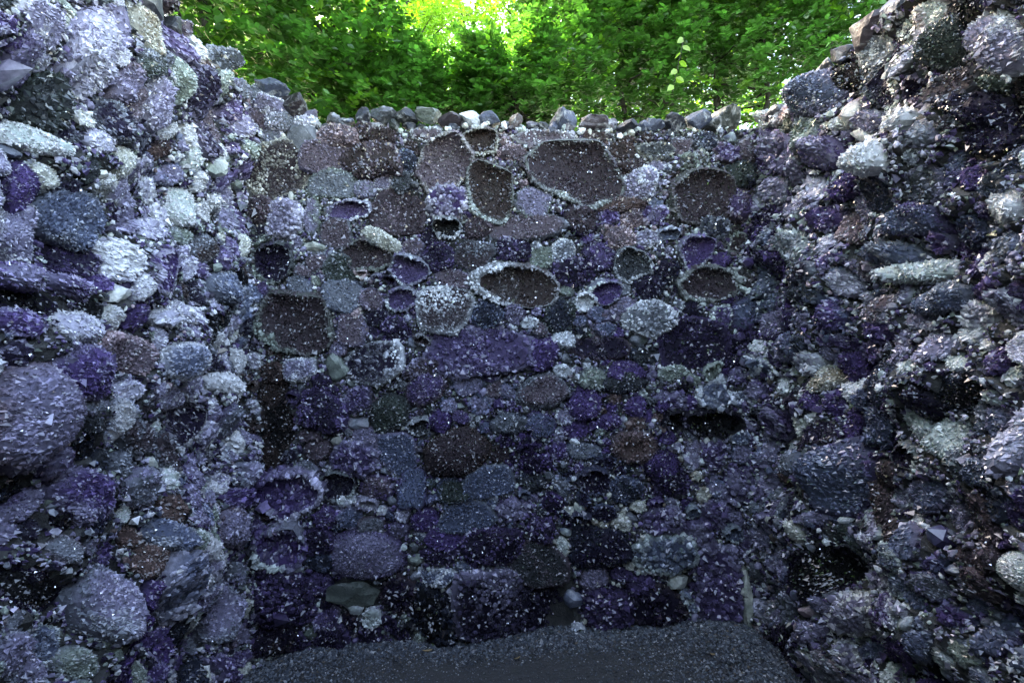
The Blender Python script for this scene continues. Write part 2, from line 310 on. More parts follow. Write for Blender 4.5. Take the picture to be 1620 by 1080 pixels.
RIGHT = """
d 1290 148 92 56 -32 blue lav f|d 1325 122 38 46 0 black brown f|s 1362 82 62 34 -35 grey pale f|d 1390 80 32 28 0 dpur pur f|d 1355 122 42 48 0 dgrey blue m|g 1389 141 48 82 0 dpur gpal f
r 1335 175 28 52 20 cream pink f|r 1322 196 46 16 -10 cream pale f|r 1222 180 62 24 -30 pink pale f|r 1192 194 44 26 -30 cream grey f|r 1228 198 40 30 -30 dgreen green f|d 1202 214 42 24 -25 vio lav f
d 1225 242 72 58 0 lav pur c|d 1278 212 62 50 -20 green grey m|d 1298 242 62 52 -20 lav pur m|r 1360 214 58 22 -12 white pale f|d 1362 190 52 38 -20 lav grey m|d 1352 252 52 46 -20 vio dpur m
L 1398 250 70 48 -25 pale white m|r 1480 68 72 92 0 dgreen dgrey f|k 1510 20 112 50 -10 black dblue c|r 1440 24 60 30 -38 gpal pink f|d 1432 60 38 42 0 lpal green c|d 1580 72 96 98 -15 lav pale c
s 1500 136 92 46 -22 dmau grey m|g 1442 146 46 48 0 dpur lav f|p 1461 172 28 27 0 lpal lpal f|d 1550 200 94 88 0 dpur black c|d 1512 165 58 42 -20 dpur blue m|r 1560 134 36 26 0 dgreen green f
s 1420 188 52 32 -15 grey pale m|d 1465 210 38 42 0 grey lav c|k 1600 162 42 82 0 black brown m|d 1590 256 52 42 0 dblue blue m|r 1612 242 24 54 0 gpal pale f
s 1385 305 52 62 0 dblue blue m|d 1348 330 38 42 0 lav blue f|d 1335 360 42 46 0 mauve pink f|d 1302 345 48 38 -20 vio lav m|d 1282 298 38 38 0 lpal lav m|d 1262 325 54 24 -28 lav pale m
d 1215 300 48 46 0 lav grey m|d 1255 392 68 50 -10 grey gpal m|s 1276 430 62 30 -6 dpur grey m|d 1328 447 46 46 0 lpal blue m|d 1395 405 112 46 0 blue grey c|L 1436 430 114 34 -8 gpal pale m
d 1310 500 48 52 0 vio blue m|d 1226 508 74 46 -28 lav vio m|d 1372 490 52 46 -10 mauve lpal m|d 1370 525 52 38 0 vio lav c|d 1270 467 38 30 0 dgrey blue m|d 1220 425 42 52 0 dpur vio m
d 1192 445 36 52 0 blue grey m|d 1455 295 62 62 0 dgrey lav c|d 1438 348 88 50 -6 blue pur f|d 1505 368 62 52 -15 dpur blue m|d 1577 327 84 52 -18 pale white m|d 1525 282 52 42 0 vio pur m
d 1560 290 62 42 -20 dgrey blue m|d 1517 412 38 48 0 vio lav m|d 1470 474 106 52 -6 blue grey f|d 1545 457 46 40 0 vio dpur m|d 1522 500 62 40 -10 lpal white c|d 1580 488 64 58 -20 lav pale m
d 1440 507 62 26 10 lav pale m|d 1608 470 42 52 0 vio lav m|d 1506 530 52 30 0 white grey c|d 1580 392 72 40 -15 grey blue c|d 1607 414 30 42 0 lav lpal c|r 1537 415 20 38 10 pale lav f
d 1245 550 52 46 0 lav blue m|d 1265 574 46 34 0 lpal pale m|d 1325 578 48 48 0 vio dpur m|s 1382 600 52 72 0 dblue blue f|d 1375 672 60 76 0 blue dpur m|s 1328 750 94 114 5 blue pur m
r 1300 768 13 28 -20 cream cream f|p 1310 750 12 10 0 cream cream f|p 1250 602 17 16 0 tan cream f|r 1226 612 32 24 30 pale gpal f|d 1193 580 42 28 0 blue pale m|d 1188 716 32 42 0 lav blue f
d 1255 732 62 42 0 grey blue m|d 1225 755 38 28 0 rust brown m|d 1192 766 32 42 0 lav pur c|r 1277 662 28 13 -20 white pale f|d 1292 683 42 36 0 dpur mauve m|d 1215 670 50 46 0 pur lav c
d 1462 550 62 46 0 lav lpal m|d 1437 580 42 24 0 gpal pale m|d 1568 568 52 42 -10 pur vio m|r 1537 545 30 17 10 white pale f|d 1592 595 42 32 0 gpal lav c|p 1617 616 15 15 0 white pale f
L 1622 690 50 126 8 lpal lav c|d 1567 672 46 52 0 blue lav m|d 1582 718 46 62 0 dblue blue m|s 1562 748 56 46 10 blue grey f|d 1495 695 72 62 10 gpal dgreen m|d 1510 730 32 60 -5 grey green m
p 1530 727 22 20 20 lpal lav f|g 1425 722 58 46 10 dpur gpal f|d 1452 783 76 56 10 blue lav m|d 1492 782 20 42 -10 pale blue m|r 1535 760 16 26 -10 lav pale f|r 1536 660 14 52 5 grey blue f
k 1515 620 80 60 0 black dblue m|d 1460 640 60 50 0 dpur black m|d 1375 792 36 84 -32 brown mauve m|d 1237 852 32 22 0 lpal blue m|d 1290 820 42 22 0 lav blue m|r 1320 822 20 14 -10 white gpal f
p 1340 825 18 12 0 pale pink f|d 1358 857 46 26 20 lav gpal c|d 1375 885 34 34 0 dgreen blue c|d 1358 915 42 30 10 vio pale c|d 1385 918 32 28 0 lav pale c|d 1340 970 62 70 20 lav cream c
r 1283 968 26 22 0 grey pink f|r 1270 940 20 20 0 lav blue f|d 1252 965 42 52 0 grey dpur c|d 1290 1000 42 32 0 lav dpur m|d 1388 1025 42 42 0 vio dpur m|d 1350 1030 36 28 0 blue lav m
s 1232 1030 74 84 10 dpur dmau c|k 1290 905 104 80 0 black dpur c|d 1210 892 18 28 0 lav blue c|c 1480 855 28 30 0 vio blue c|r 1506 878 17 19 0 lav blue f|r 1506 900 30 18 5 pale blue f
d 1478 895 32 30 0 vio blue c|p 1558 862 15 12 0 gpal pale f|d 1560 880 64 46 38 dmau mauve m|d 1535 842 26 20 0 lav pale m|d 1592 857 22 20 0 vio blue m|d 1422 925 48 38 20 blue gpal m
r 1440 984 28 25 10 gpal pale f|d 1433 962 28 18 0 lav pale c|d 1462 1020 52 62 20 blue dgrey m|d 1415 1040 52 52 20 vio dpur m|d 1560 1005 54 64 20 blue vio c|d 1545 978 36 24 -20 grey vio c
d 1536 1030 26 64 -25 green blue m|d 1602 1042 48 52 20 blue pale c|r 1614 942 18 28 0 gpal white f|c 1619 1012 16 34 0 lpal vio c|d 1590 962 52 32 0 dpur vio c
"""
def parse(s):
    out = []
    for ln in s.strip().splitlines():
        for it in ln.split('|'):
            a = it.split()
            if len(a) == 9:
                out.append((a[0], *[float(x) for x in a[1:6]], a[6], a[7], a[8]))
    return out

CS = {'f': .0088, 'm': .0122, 'c': .0155}
SEG = 26
TH = np.arange(SEG) / SEG * 2 * math.pi

def angular(t, rad, r, ang):
    """pull a round outline towards a polygon with a few corners"""
    m = int(r.integers(5, 9)); ca = np.sort((np.arange(m) + r.uniform(-.32, .32, m)) / m * 2 * math.pi + r.uniform(0, .9)) % (2 * math.pi)
    ca = np.sort(ca); cr = np.interp(ca, t, rad, period=2 * math.pi)
    px, py = cr * np.cos(ca), cr * np.sin(ca)
    k = np.searchsorted(ca, t) % m; j = (k - 1) % m
    ex, ey = px[k] - px[j], py[k] - py[j]
    den = np.cos(t) * ey - np.sin(t) * ex
    pr = (px[j] * ey - py[j] * ex) / np.where(np.abs(den) < 1e-6, 1e-6, den)
    pr = np.clip(pr, rad * .72, rad * 1.08) * 1.06
    return rad * (1 - ang) + pr * ang

def px_outline(cx, cy, ww, hh, rot, e, amp, r, ang=.6):
    n = 36; t = np.arange(n) / n * 2 * math.pi
    c, s = np.cos(t), np.sin(t)
    rad = (np.abs(c) ** e + np.abs(s) ** e) ** (-1 / e)
    for k in range(2, 7):
        rad = rad * (1 + amp * r.normal() / k ** .6 * np.cos(k * t + r.uniform(0, 6.28)))
    rad = angular(t, rad, r, ang)
    x, y = rad * c * ww / 2, rad * s * hh / 2
    a = R(rot)
    return cx + x * math.cos(a) - y * math.sin(a), cy + x * math.sin(a) + y * math.cos(a)

def crystals(P, Nn, size, col, r, K=6, prism=False, lean=.4):
    """little pointed crystals: P points, Nn normals, size radius, col colours"""
    M = len(P)
    n = Nn + r.normal(0, lean, (M, 3)); n /= np.linalg.norm(n, axis=1)[:, None]
    ref = r.normal(0, 1, (M, 3)); a = np.cross(n, ref); a /= np.linalg.norm(a, axis=1)[:, None] + 1e-9
    b = np.cross(n, a)
    th = np.arange(K) / K * 2 * math.pi
    rr = size[:, None] * r.uniform(.8, 1.1, (M, K)) * np.where(np.arange(K) % 2, 1, .82)[None]
    ln = size * r.uniform(.55, 1.15, M)
    ring = rr[..., None] * (np.cos(th)[None, :, None] * a[:, None] + np.sin(th)[None, :, None] * b[:, None])
    apex = P + n * ln[:, None] + (a * r.normal(0, .25, (M, 1)) + b * r.normal(0, .25, (M, 1))) * size[:, None]
    j = np.arange(K)
    if not prism:
        base = P[:, None] + ring - n[:, None] * (ln * .35)[:, None, None]
        v = np.concatenate([base, apex[:, None]], 1)
        f = np.stack([j, (j + 1) % K, np.full(K, K)], 1)
        nv = K + 1
    else:
        base = P[:, None] + ring * .9 - n[:, None] * (ln * .9)[:, None, None]
        mid = P[:, None] + ring + n[:, None] * (ln * r.uniform(.1, .45, M))[:, None, None]
        v = np.concatenate([base, mid, apex[:, None] + n[:, None] * (ln * .15)[:, None, None]], 1)
        q = (j + 1) % K
        f = np.concatenate([np.stack([j, q, q + K], 1), np.stack([j, q + K, j + K], 1), np.stack([j + K, q + K, np.full(K, 2 * K)], 1)])
        nv = 2 * K + 1
    t = (f[None] + (np.arange(M) * nv)[:, None, None]).reshape(-1, 3)
    g = np.full(nv, 1.0); g[:K] = 1.25; g[-1] = .72
    cr = np.repeat(col[:, None, :], nv, axis=1); cr[..., :3] *= g[None, :, None]
    return v.reshape(-1, 3), t, np.clip(cr.reshape(-1, col.shape[1]), 0, .9)

class Lump:
    """smooth random bumps over a stone"""
    def __init__(s, r, scale, n=5):
        s.k = r.normal(0, 1, (n, 2)) / scale; s.p = r.uniform(0, 6.28, n); s.n = n
    def __call__(s, x, y):
        return sum(np.sin(s.k[i, 0] * x + s.k[i, 1] * y + s.p[i]) for i in range(s.n)) / s.n

FLASH = .015                                        # share of crystals that throw the light back whole
def tone(core, edge, f, r, sig=.32):
    c = core[None] * (1 - f[:, None]) + edge[None] * f[:, None]
    c = c * np.exp(r.normal(0, sig, len(f)))[:, None]
    k = r.random(len(f)) < .02
    c[k] = c[k] * 1.7 + np.array([.02, .019, .024])
    c = np.concatenate([np.clip(c, .004, .85), np.zeros((len(c), 1))], 1)
    k = r.random(len(f)) < FLASH
    c[k] = (.86, .86, .92, .9)
    return c

def stone_mesh(name, side, ou, ov, typ, core, edge, cs, r, hmul=1.0, part='all', H=None, seed=0):
    """typ d dome, s slab, g geode (part rim / lining), k recess, L ledge"""
    cu, cv = ou.mean(), ov.mean()
    dx, dy = ou - cu, ov - cv
    an = np.arctan2(dy, dx) % (2 * math.pi); rd = np.hypot(dx, dy)
    o = np.argsort(an)
    an, rd = an[o], rd[o]
    def Rf(t): return np.interp(t % (2 * math.pi), an, rd, period=2 * math.pi)
    size = 2 * math.sqrt(abs(np.sum(dx * np.roll(dy, -1) - dy * np.roll(dx, -1))) / 2 / math.pi)
    r2 = np.random.default_rng(seed)
    lump = Lump(r2, size * .16, 6); lump2 = Lump(r2, size * .3, 4)
    tx, ty = r2.normal(0, .13, 2)
    gw = r2.uniform(.05, .24)
    g1, g2, g3 = r2.uniform(3.3, 5.4), r2.uniform(0, 6.28), r2.uniform(0, 6.28)
    def a_of(t):
        return .945 - gw * np.clip(np.cos(t - g1), 0, 1) ** 1.5 - gw * .45 * np.clip(np.cos(t - g2), 0, 1) ** 3 - .028 * np.cos(5 * t - g3) - .015 * np.cos(9 * t - g2)
    if H is None:
        H = {'d': np.clip(size * .40, .03, .10), 's': .05 + r2.uniform(0, .03), 'g': .085 + .06 * size, 'k': .024, 'L': .085 + .14 * size}[typ] * hmul
    def hf(x, y):
        rho = np.hypot(x, y) / Rf(np.arctan2(y, x))
        q = np.clip(rho, 0, 1)
        if typ in 'dL':
            h = .012 + H * (1 - q ** 3.6) ** .55 * (1 + .42 * lump(x, y) + .3 * lump2(x, y)) * (1 + 2.2 * (tx * x + ty * y) / size * 2)
        elif typ == 's':
            h = H * (1 - .45 * q ** 14) + tx * x + ty * y + .007 * lump(x, y) - .012 * (1 - q ** 2) * r2s
        elif typ == 'k':
            h = H + .012 * lump(x, y)
        else:
            a_in = a_of(np.arctan2(y, x))
            up = np.clip(.78 + .32 * y / size * 2, .5, 1.1)
            hr = H * up * (1 + .22 * lump2(x, y) + .12 * lump(x, y))
            qi = np.clip(q / a_in, 0, 1)
            bowl = .022 + (hr * .92 - .022) * qi ** 2.6 + .006 * lump(x, y)
            z = np.clip((q - a_in) / (1 - a_in), 0, 1)
            h = np.where(q < a_in, bowl, hr * (.92 + .08 * np.sin(z * 3.14)) * (1 - .5 * z ** 5))
        return h
    r2s = r2.uniform(0, 1)
    if typ == 'g' and part == 'lining': rings = np.array([0, .3, .55, .75, .9, 1.0])[:, None] * a_of(TH)[None]
    elif typ == 'g': rings = a_of(TH)[None] + (1 - a_of(TH))[None] * np.array([0, .3, .65, .88, 1.0])[:, None]
    else: rings = np.array([0, .3, .55, .75, .88, .96, 1.0])[:, None] * np.ones((1, SEG))
    RT = Rf(TH)
    V, Tt, Cc = [], [], []
    # base skin
    gx = rings * RT[None] * np.cos(TH)[None]; gy = rings * RT[None] * np.sin(TH)[None]
    gh = hf(gx, gy)
    if not (typ == 'g' and part == 'lining'):
        gx = np.concatenate([gx, gx[-1:] * 1.02]); gy = np.concatenate([gy, gy[-1:] * 1.02]); gh = np.concatenate([gh, np.full((1, SEG), -.02)])
    nr = len(gx)
    i, j = np.meshgrid(np.arange(nr - 1), np.arange(SEG), indexing='ij'); q = (j + 1) % SEG
    A, B, D, E = i * SEG + j, i * SEG + q, (i + 1) * SEG + q, (i + 1) * SEG + j
    bt = np.concatenate([np.stack([A, E, D], -1).reshape(-1, 3), np.stack([A, D, B], -1).reshape(-1, 3)])
    bt = bt[(bt[:, 0] >= SEG) | True]
    V.append(np.stack([gx, gy, gh], -1).reshape(-1, 3)); Tt.append(bt)
    rr = np.concatenate([rings, rings[-1:]])[:nr].mean(1)
    fe = np.clip((rr - .75) / .25, 0, 1) ** 2
    skin = core * .7
    if typ == 'g': skin = (core * .8 if part == 'lining' else edge * .25 + core * .5)
    Cc.append(np.repeat((skin[None] * (1 - fe[:, None]) + edge[None] * .7 * fe[:, None]), SEG, axis=0) if typ != 'g' else np.repeat(skin[None], nr * SEG, axis=0))
    Cc[0] = np.concatenate([Cc[0], np.zeros((len(Cc[0]), 1))], 1)
    # crystals over the skin
    area = size ** 2 * .785
    lo, hi = (0, 1)
    if typ == 'g': lo, hi = (0, .85) if part == 'lining' else (.85, 1)
    aa = area * (hi ** 2 - lo ** 2) * (1.3 if typ in 'dL' else 1.12)
    cs = max(cs, math.sqrt(aa / (1.36 * 1500))); M = int(aa / (cs * cs * 1.36)); M = max(8, min(M, 3000)); M0 = M; M = M * 3
    t = r.uniform(0, 6.2832, M)
    if typ == 'g':
        ai = a_of(t); w0 = r.random(M)
        rho = np.sqrt(w0) * ai if part == 'lining' else ai + (1 - ai) * w0
    else: rho = np.sqrt(r.uniform(lo ** 2, hi ** 2, M))
    if typ != 'k':
        x, y = rho * Rf(t) * np.cos(t), rho * Rf(t) * np.sin(t); e = .004
        sl_ = np.sqrt(1 + ((hf(x + e, y) - hf(x - e, y)) / (2 * e)) ** 2 + ((hf(x, y + e) - hf(x, y - e)) / (2 * e)) ** 2)
        wgt = np.minimum(sl_, 5); M0 = int(min(M0 * wgt.mean() / (1.3 if typ in 'dL' else 1.12), M * .8, 1750) * (2.0 if (typ == 'g' and part == 'rim') else 1))
        M0 = min(M0, M)
        pk_ = r.choice(M, M0, replace=False, p=wgt / wgt.sum())
    else: pk_ = np.arange(M0)
    rho, t = rho[pk_], t[pk_]; M = M0
    if typ in 'dLs' or (typ == 'g' and part == 'rim'):
        ex = int(M * (.2 if typ in 'dL' else .18)); rho = np.concatenate([rho, r.uniform(.93, 1.01, ex)]); t = np.concatenate([t, r.uniform(0, 6.2832, ex)])
    x, y = rho * Rf(t) * np.cos(t), rho * Rf(t) * np.sin(t)
    e = cs * .6
    h = hf(x, y)
    ox, oy = (hf(x + e, y) - hf(x - e, y)) / (2 * e), (hf(x, y + e) - hf(x, y - e)) / (2 * e)
    nn = np.stack([-ox, -oy, np.ones_like(ox)], -1)
    sd_ = rho > .93
    if typ != 'k':
        if not (typ == 'g' and part == 'lining'):
            h = np.where(sd_, h * r.uniform(.0, 1.0, len(h)), h)
            nn[sd_] = np.stack([np.cos(t[sd_]), np.sin(t[sd_]), np.full(sd_.sum(), .35)], -1)
    nn /= np.linalg.norm(nn, axis=1)[:, None]
    patch = lump2(x * 1.7, y * 1.7)
    if typ == 'g':
        f = np.clip(.02 + .12 * patch, 0, 1) if part == 'lining' else np.clip(4.5 * (1 - a_of(t) - .055) + .5 * patch, 0, 1)
        if part == 'lining': f = np.maximum(f, np.clip((rho / a_of(t) - .9) / .1, 0, 1) * .3)
    else:
        p0 = .86 if typ == 's' else .70
        f = np.clip((rho - p0) / (1 - p0), 0, 1) * .85 + np.clip(patch - .05, 0, 1) * 1.1 + .08
        f = np.clip(f, 0, 1)
    cc = tone(core, edge, f, r)
    sz = cs * np.exp(r.normal(0, .26, len(x))) * .97
    big = r.random(len(x)) < .02
    sz = np.where(big, sz * 1.5, sz)
    fl = cc[:, 3] > .5; sz = np.where(fl, np.minimum(sz * .75, .0075 if side == 'B' else .0048), sz); h = h + fl * cs * .45
    if typ == 'g' and part == 'rim': sz = sz * .95
    cv_, ct, ccol = crystals(np.stack([x, y, h], -1), nn, sz, cc, r, 4 if cs < .0098 else 5, prism=cs > .0138, lean=.34)
    V.append(cv_); Tt.append(ct); Cc.append(ccol)
    off = 0; T2 = []
    for vv, tt in zip(V, Tt): T2.append(tt + off); off += len(vv)
    V = np.concatenate(V); T2 = np.concatenate(T2); Cc = np.concatenate(Cc)
    c0 = to_world(side, np.array(cu), np.array(cv), np.array(0.))
    if typ == 'g': V[:, 1] -= .45 * np.clip(V[:, 2], 0, 1) - .02
    Wd = to_world(side, V[:, 0] + cu, V[:, 1] + cv, V[:, 2]) - c0
    if side == 'R': T2 = T2[:, ::-1]
    me = mesh_data(name, Wd, T2, Cc, M_RIM if (typ == 'g' and part == 'rim') else M_DRUSE)
    me.materials.append(M_SKIN); mi = np.zeros(len(T2), np.int32); mi[:len(bt)] = 1; me.polygons.foreach_set('material_index', mi)
    return me, c0

def ball(sub):
    bm = bmesh.new(); bmesh.ops.create_icosphere(bm, subdivisions=sub, radius=1); bm.verts.index_update()
    V = np.array([v.co[:] for v in bm.verts]); T = np.array([[v.index for v in f.verts] for f in bm.faces]); bm.free()
    return V / np.linalg.norm(V, axis=1)[:, None], T
BALL = {k: ball(k) for k in (2, 3, 4)}
def cut_rock(r, sub, ncut, rough=.03):
    """a unit rock: ball cut by random planes, then roughened"""
    D, T = BALL[sub]
    n = r.normal(0, 1, (ncut, 3)); n /= np.linalg.norm(n, axis=1)[:, None]
    d = r.uniform(.50, .92, ncut)
    c = D @ n.T
    rad = np.where(c > .05, d[None] / np.maximum(c, .05), 9.)
    rad = np.minimum(-np.log(np.exp(-70 * np.minimum(rad, 3)).sum(1) + math.exp(-70 * 1.1)) / 70, 1.1)
    for sc, am in ((2.5, 1.6), (6, 1.0), (13, .55)):
        k = r.normal(0, sc, (5, 3)); p = r.uniform(0, 6.28, 5)
        rad = rad * (1 + rough * am * np.sin(D @ k.T + p).mean(1))
    V = D * rad[:, None]
    return V / np.abs(V).max(0), T

def rock_mesh(name, side, ou, ov, core, edge, r, H, smooth=False):
    """plain stone that fills the outline"""
    cu, cv = ou.mean(), ov.mean()
    dx, dy = ou - cu, ov - cv
    V, T = cut_rock(r, 2 if smooth else 3, 8 if smooth else 13, .07)
    an = np.arctan2(dy, dx) % 6.2831853; o = np.argsort(an); rd = np.hypot(dx, dy)
    q = np.hypot(V[:, 0], V[:, 1]); t = np.arctan2(V[:, 1], V[:, 0])
    Rr = np.interp(t % 6.2831853, an[o], rd[o], period=6.2831853)
    V = np.stack([q * Rr * np.cos(t), q * Rr * np.sin(t), V[:, 2] * H * .75 + H * .25], -1)
    sz = min(np.ptp(dx), np.ptp(dy))
    lum = Lump(r, sz * .22, 5); f = np.clip(.5 + 1.2 * lum(V[:, 0], V[:, 1]), 0, 1)
    col = core[None] * (1 - f[:, None]) + edge[None] * f[:, None]
    c0 = to_world(side, np.array(cu), np.array(cv), np.array(0.))
    Wd = to_world(side, V[:, 0] + cu, V[:, 1] + cv, V[:, 2]) - c0
    if side == 'R': T = T[:, ::-1]
    me = mesh_data(name, Wd, T, col, M_ROCKATTR, True); me.set_sharp_from_angle(angle=R(16))
    return me, c0

# ------------------------------------------------------------------ ground, floor
gx_pts = [-1.7, -1.33, -.97, -.437, -.117, .45, .84, 1.16, 1.376, 1.5, 1.9]
gz_pts = [-.13, -.11, -.02, .034, .024, .077, .10, .14, .14, .10, .09]
def floor_z(x, y):
    s = np.clip((y - 2.25) / .55, 0, 1); s = s * s * (3 - 2 * s)
    base = np.interp(x, [-1.7, 1.9], [-.12, .08])
    return base + (np.interp(x, gx_pts, gz_pts) - base) * (.45 + .55 * s)

nx, ny = 60, 130
X, Y = np.meshgrid(np.linspace(-1.85, 2.0, nx), np.concatenate([np.linspace(-.9, 1.8, 30), np.linspace(1.84, 3.1, 100)]), indexing='ij')
Z = floor_z(X, Y) + rng.normal(0, .0025, X.shape)
i, j = np.meshgrid(np.arange(nx - 1), np.arange(ny - 1), indexing='ij')
a = i * ny + j
T = np.concatenate([np.stack([a, a + ny, a + ny + 1], -1).reshape(-1, 3), np.stack([a, a + ny + 1, a + 1], -1).reshape(-1, 3)])
tag(obj('floor', mesh_data('floor', np.stack([X, Y, Z], -1).reshape(-1, 3), T, None, M_FLOOR, True)), kind='structure')

GZ = 2.6                                            # level of the ground round the sunken chamber
bx = [-900, -60, -12, -1.6, 1.76, 12, 60, 900]; by = [-900, -60, -.85, 3.15, 12, 60, 900]
V = [(x, y, GZ) for x in bx for y in by]; T = []
for i in range(len(bx) - 1):
    for j in range(len(by) - 1):
        if i == 3 and j == 2: continue
        a = i * len(by) + j; b = a + len(by)
        T += [(a, b, b + 1), (a, b + 1, a + 1)]
tag(obj('ground', mesh_data('ground', V, T, None, M_SOIL)), kind='structure')
# earth banks holding the ground up; the unseen rear one is added to cut skylight
V = [(x, y, z) for (x, y) in ((-1.6, -.85), (-1.6, 3.15), (1.76, 3.15), (1.76, -.85), (-1.6, -.85)) for z in (-.6, GZ)]
T = []
for k in range(4): T += [(2 * k, 2 * k + 2, 2 * k + 3), (2 * k, 2 * k + 3, 2 * k + 1)]
tag(obj('earth_bank_and_blocker', mesh_data('earth_bank_and_blocker', V, T, None, M_SOIL)), kind='structure')

# loose gravel, uncountable
def gravel(n, x0, x1, y0, y1, smin, smax, name):
    x = rng.uniform(x0, x1, n); y = rng.uniform(y0, y1, n)
    edge = np.clip(np.maximum((y - 2.62) / .2, np.abs(x - .08) / 1.0 - .35), 0, 1)
    keep = rng.random(n) < .35 + .65 * edge
    x, y, edge = x[keep], y[keep], edge[keep]; n = len(x)
    s = rng.uniform(smin, smax, n) * (.5 + .75 * edge)
    base = np.array([[1, 0, 0], [-1, 0, 0], [0, 1, 0], [0, -1, 0], [0, 0, 1], [0, 0, -1.]])
    f = np.array([[0, 2, 4], [2, 1, 4], [1, 3, 4], [3, 0, 4]])
    v = base[None] * rng.uniform(.45, 1.2, (n, 6, 3)) + rng.normal(0, .2, (n, 6, 3))
    q = rng.uniform(0, 6.28, n); c, s_ = np.cos(q)[:, None], np.sin(q)[:, None]
    vx = v[..., 0] * c - v[..., 1] * s_; vy = v[..., 0] * s_ + v[..., 1] * c
    v = np.stack([vx, vy, v[..., 2] * .8 + rng.normal(0, .35, (n, 1)) * vx], -1) * s[:, None, None]
    v += np.stack([x, y, floor_z(x, y) + s * .3], -1)[:, None]
    t = (f[None] + (np.arange(n) * 6)[:, None, None]).reshape(-1, 3)
    pal = np.array([[.06, .075, .095], [.11, .125, .145], [.022, .026, .034], [.22, .235, .25], [.06, .06, .06], [.38, .38, .38], [.12, .095, .07]])
    col = pal[rng.choice(7, n, p=[.3, .24, .2, .1, .1, .03, .03])] * np.exp(rng.normal(0, .2, (n, 1)))
    tag(obj(name, mesh_data(name, v.reshape(-1, 3), t, np.repeat(col, 6, axis=0), M_GRAVEL)), 'dark blue grey gravel spread over the chamber floor', 'gravel', kind='stuff')
gravel(36000, -1.5, 1.62, 2.3, 2.98, .0045, .0105, 'gravel')

# dry bits lying on the gravel
def litter(name, px, py, L, wd, rot, label, cat):
    y = 2.7
    for _ in range(30):
        x = (px - VX) / F * y; z = float(floor_z(x, y)) + .012; y = (EYE - z) * F / (py - VY)
    n = 7; s = np.linspace(-1, 1, n); wid = wd * (1 - s ** 2) ** .6 + .0008
    up = .006 * s ** 2
    V = []
    for k in range(n):
        V += [(s[k] * L / 2, wid[k] / 2, up[k] + .003), (s[k] * L / 2, 0, up[k]), (s[k] * L / 2, -wid[k] / 2, up[k] + .003), (s[k] * L / 2, 0, up[k] - .002)]
    T = []
    for k in range(n - 1):
        for m in range(4):
            a = 4 * k + m; b = 4 * k + (m + 1) % 4
            T += [(a, b, b + 4), (a, b + 4, a + 4)]
    o = obj(name, mesh_data(name, V, T, None, M_DRY), None, ((px - VX) / F * y, y, z)); o.rotation_euler = (.1, .1, R(rot))
    tag(o, label, cat)
litter('dry_leaf', 676, 1029, .055, .013, 20, 'curled tan dry leaf on the gravel by the dark square stone', 'leaf')
litter('dry_twig', 818, 1041, .045, .006, 40, 'small brown dry twig on the gravel below the wide pale footed block', 'twig')
litter('dry_petal', 1127, 1035, .022, .010, -10, 'tiny yellowish dry petal on the gravel near the tall purple slab', 'petal')

# ------------------------------------------------------------------ the three walls
EXT = {'B': (-1.42, 1.58, -.35, 2.93), 'L': (-.8, 2.93, -.35, 3.03), 'R': (-.8, 2.93, -.35, 2.90)}
FILLU = {'B': (-1.36, 1.52), 'L': (1.12, 2.88), 'R': (1.14, 2.88)}
LAB = {'B': 'amethyst wall with hollow geodes facing the entrance, between the two pale side walls',
       'L': 'brightly lit lavender and white amethyst wall under the overhanging hornbeam leaves',
       'R': 'shadowy blue grey and purple amethyst wall topped with large dark boulders'}
bedn = {}
def bed_h(side, u, v):
    L1, L2 = bedn[side]
    return .009 * L1(u, v) + .005 * L2(u, v)

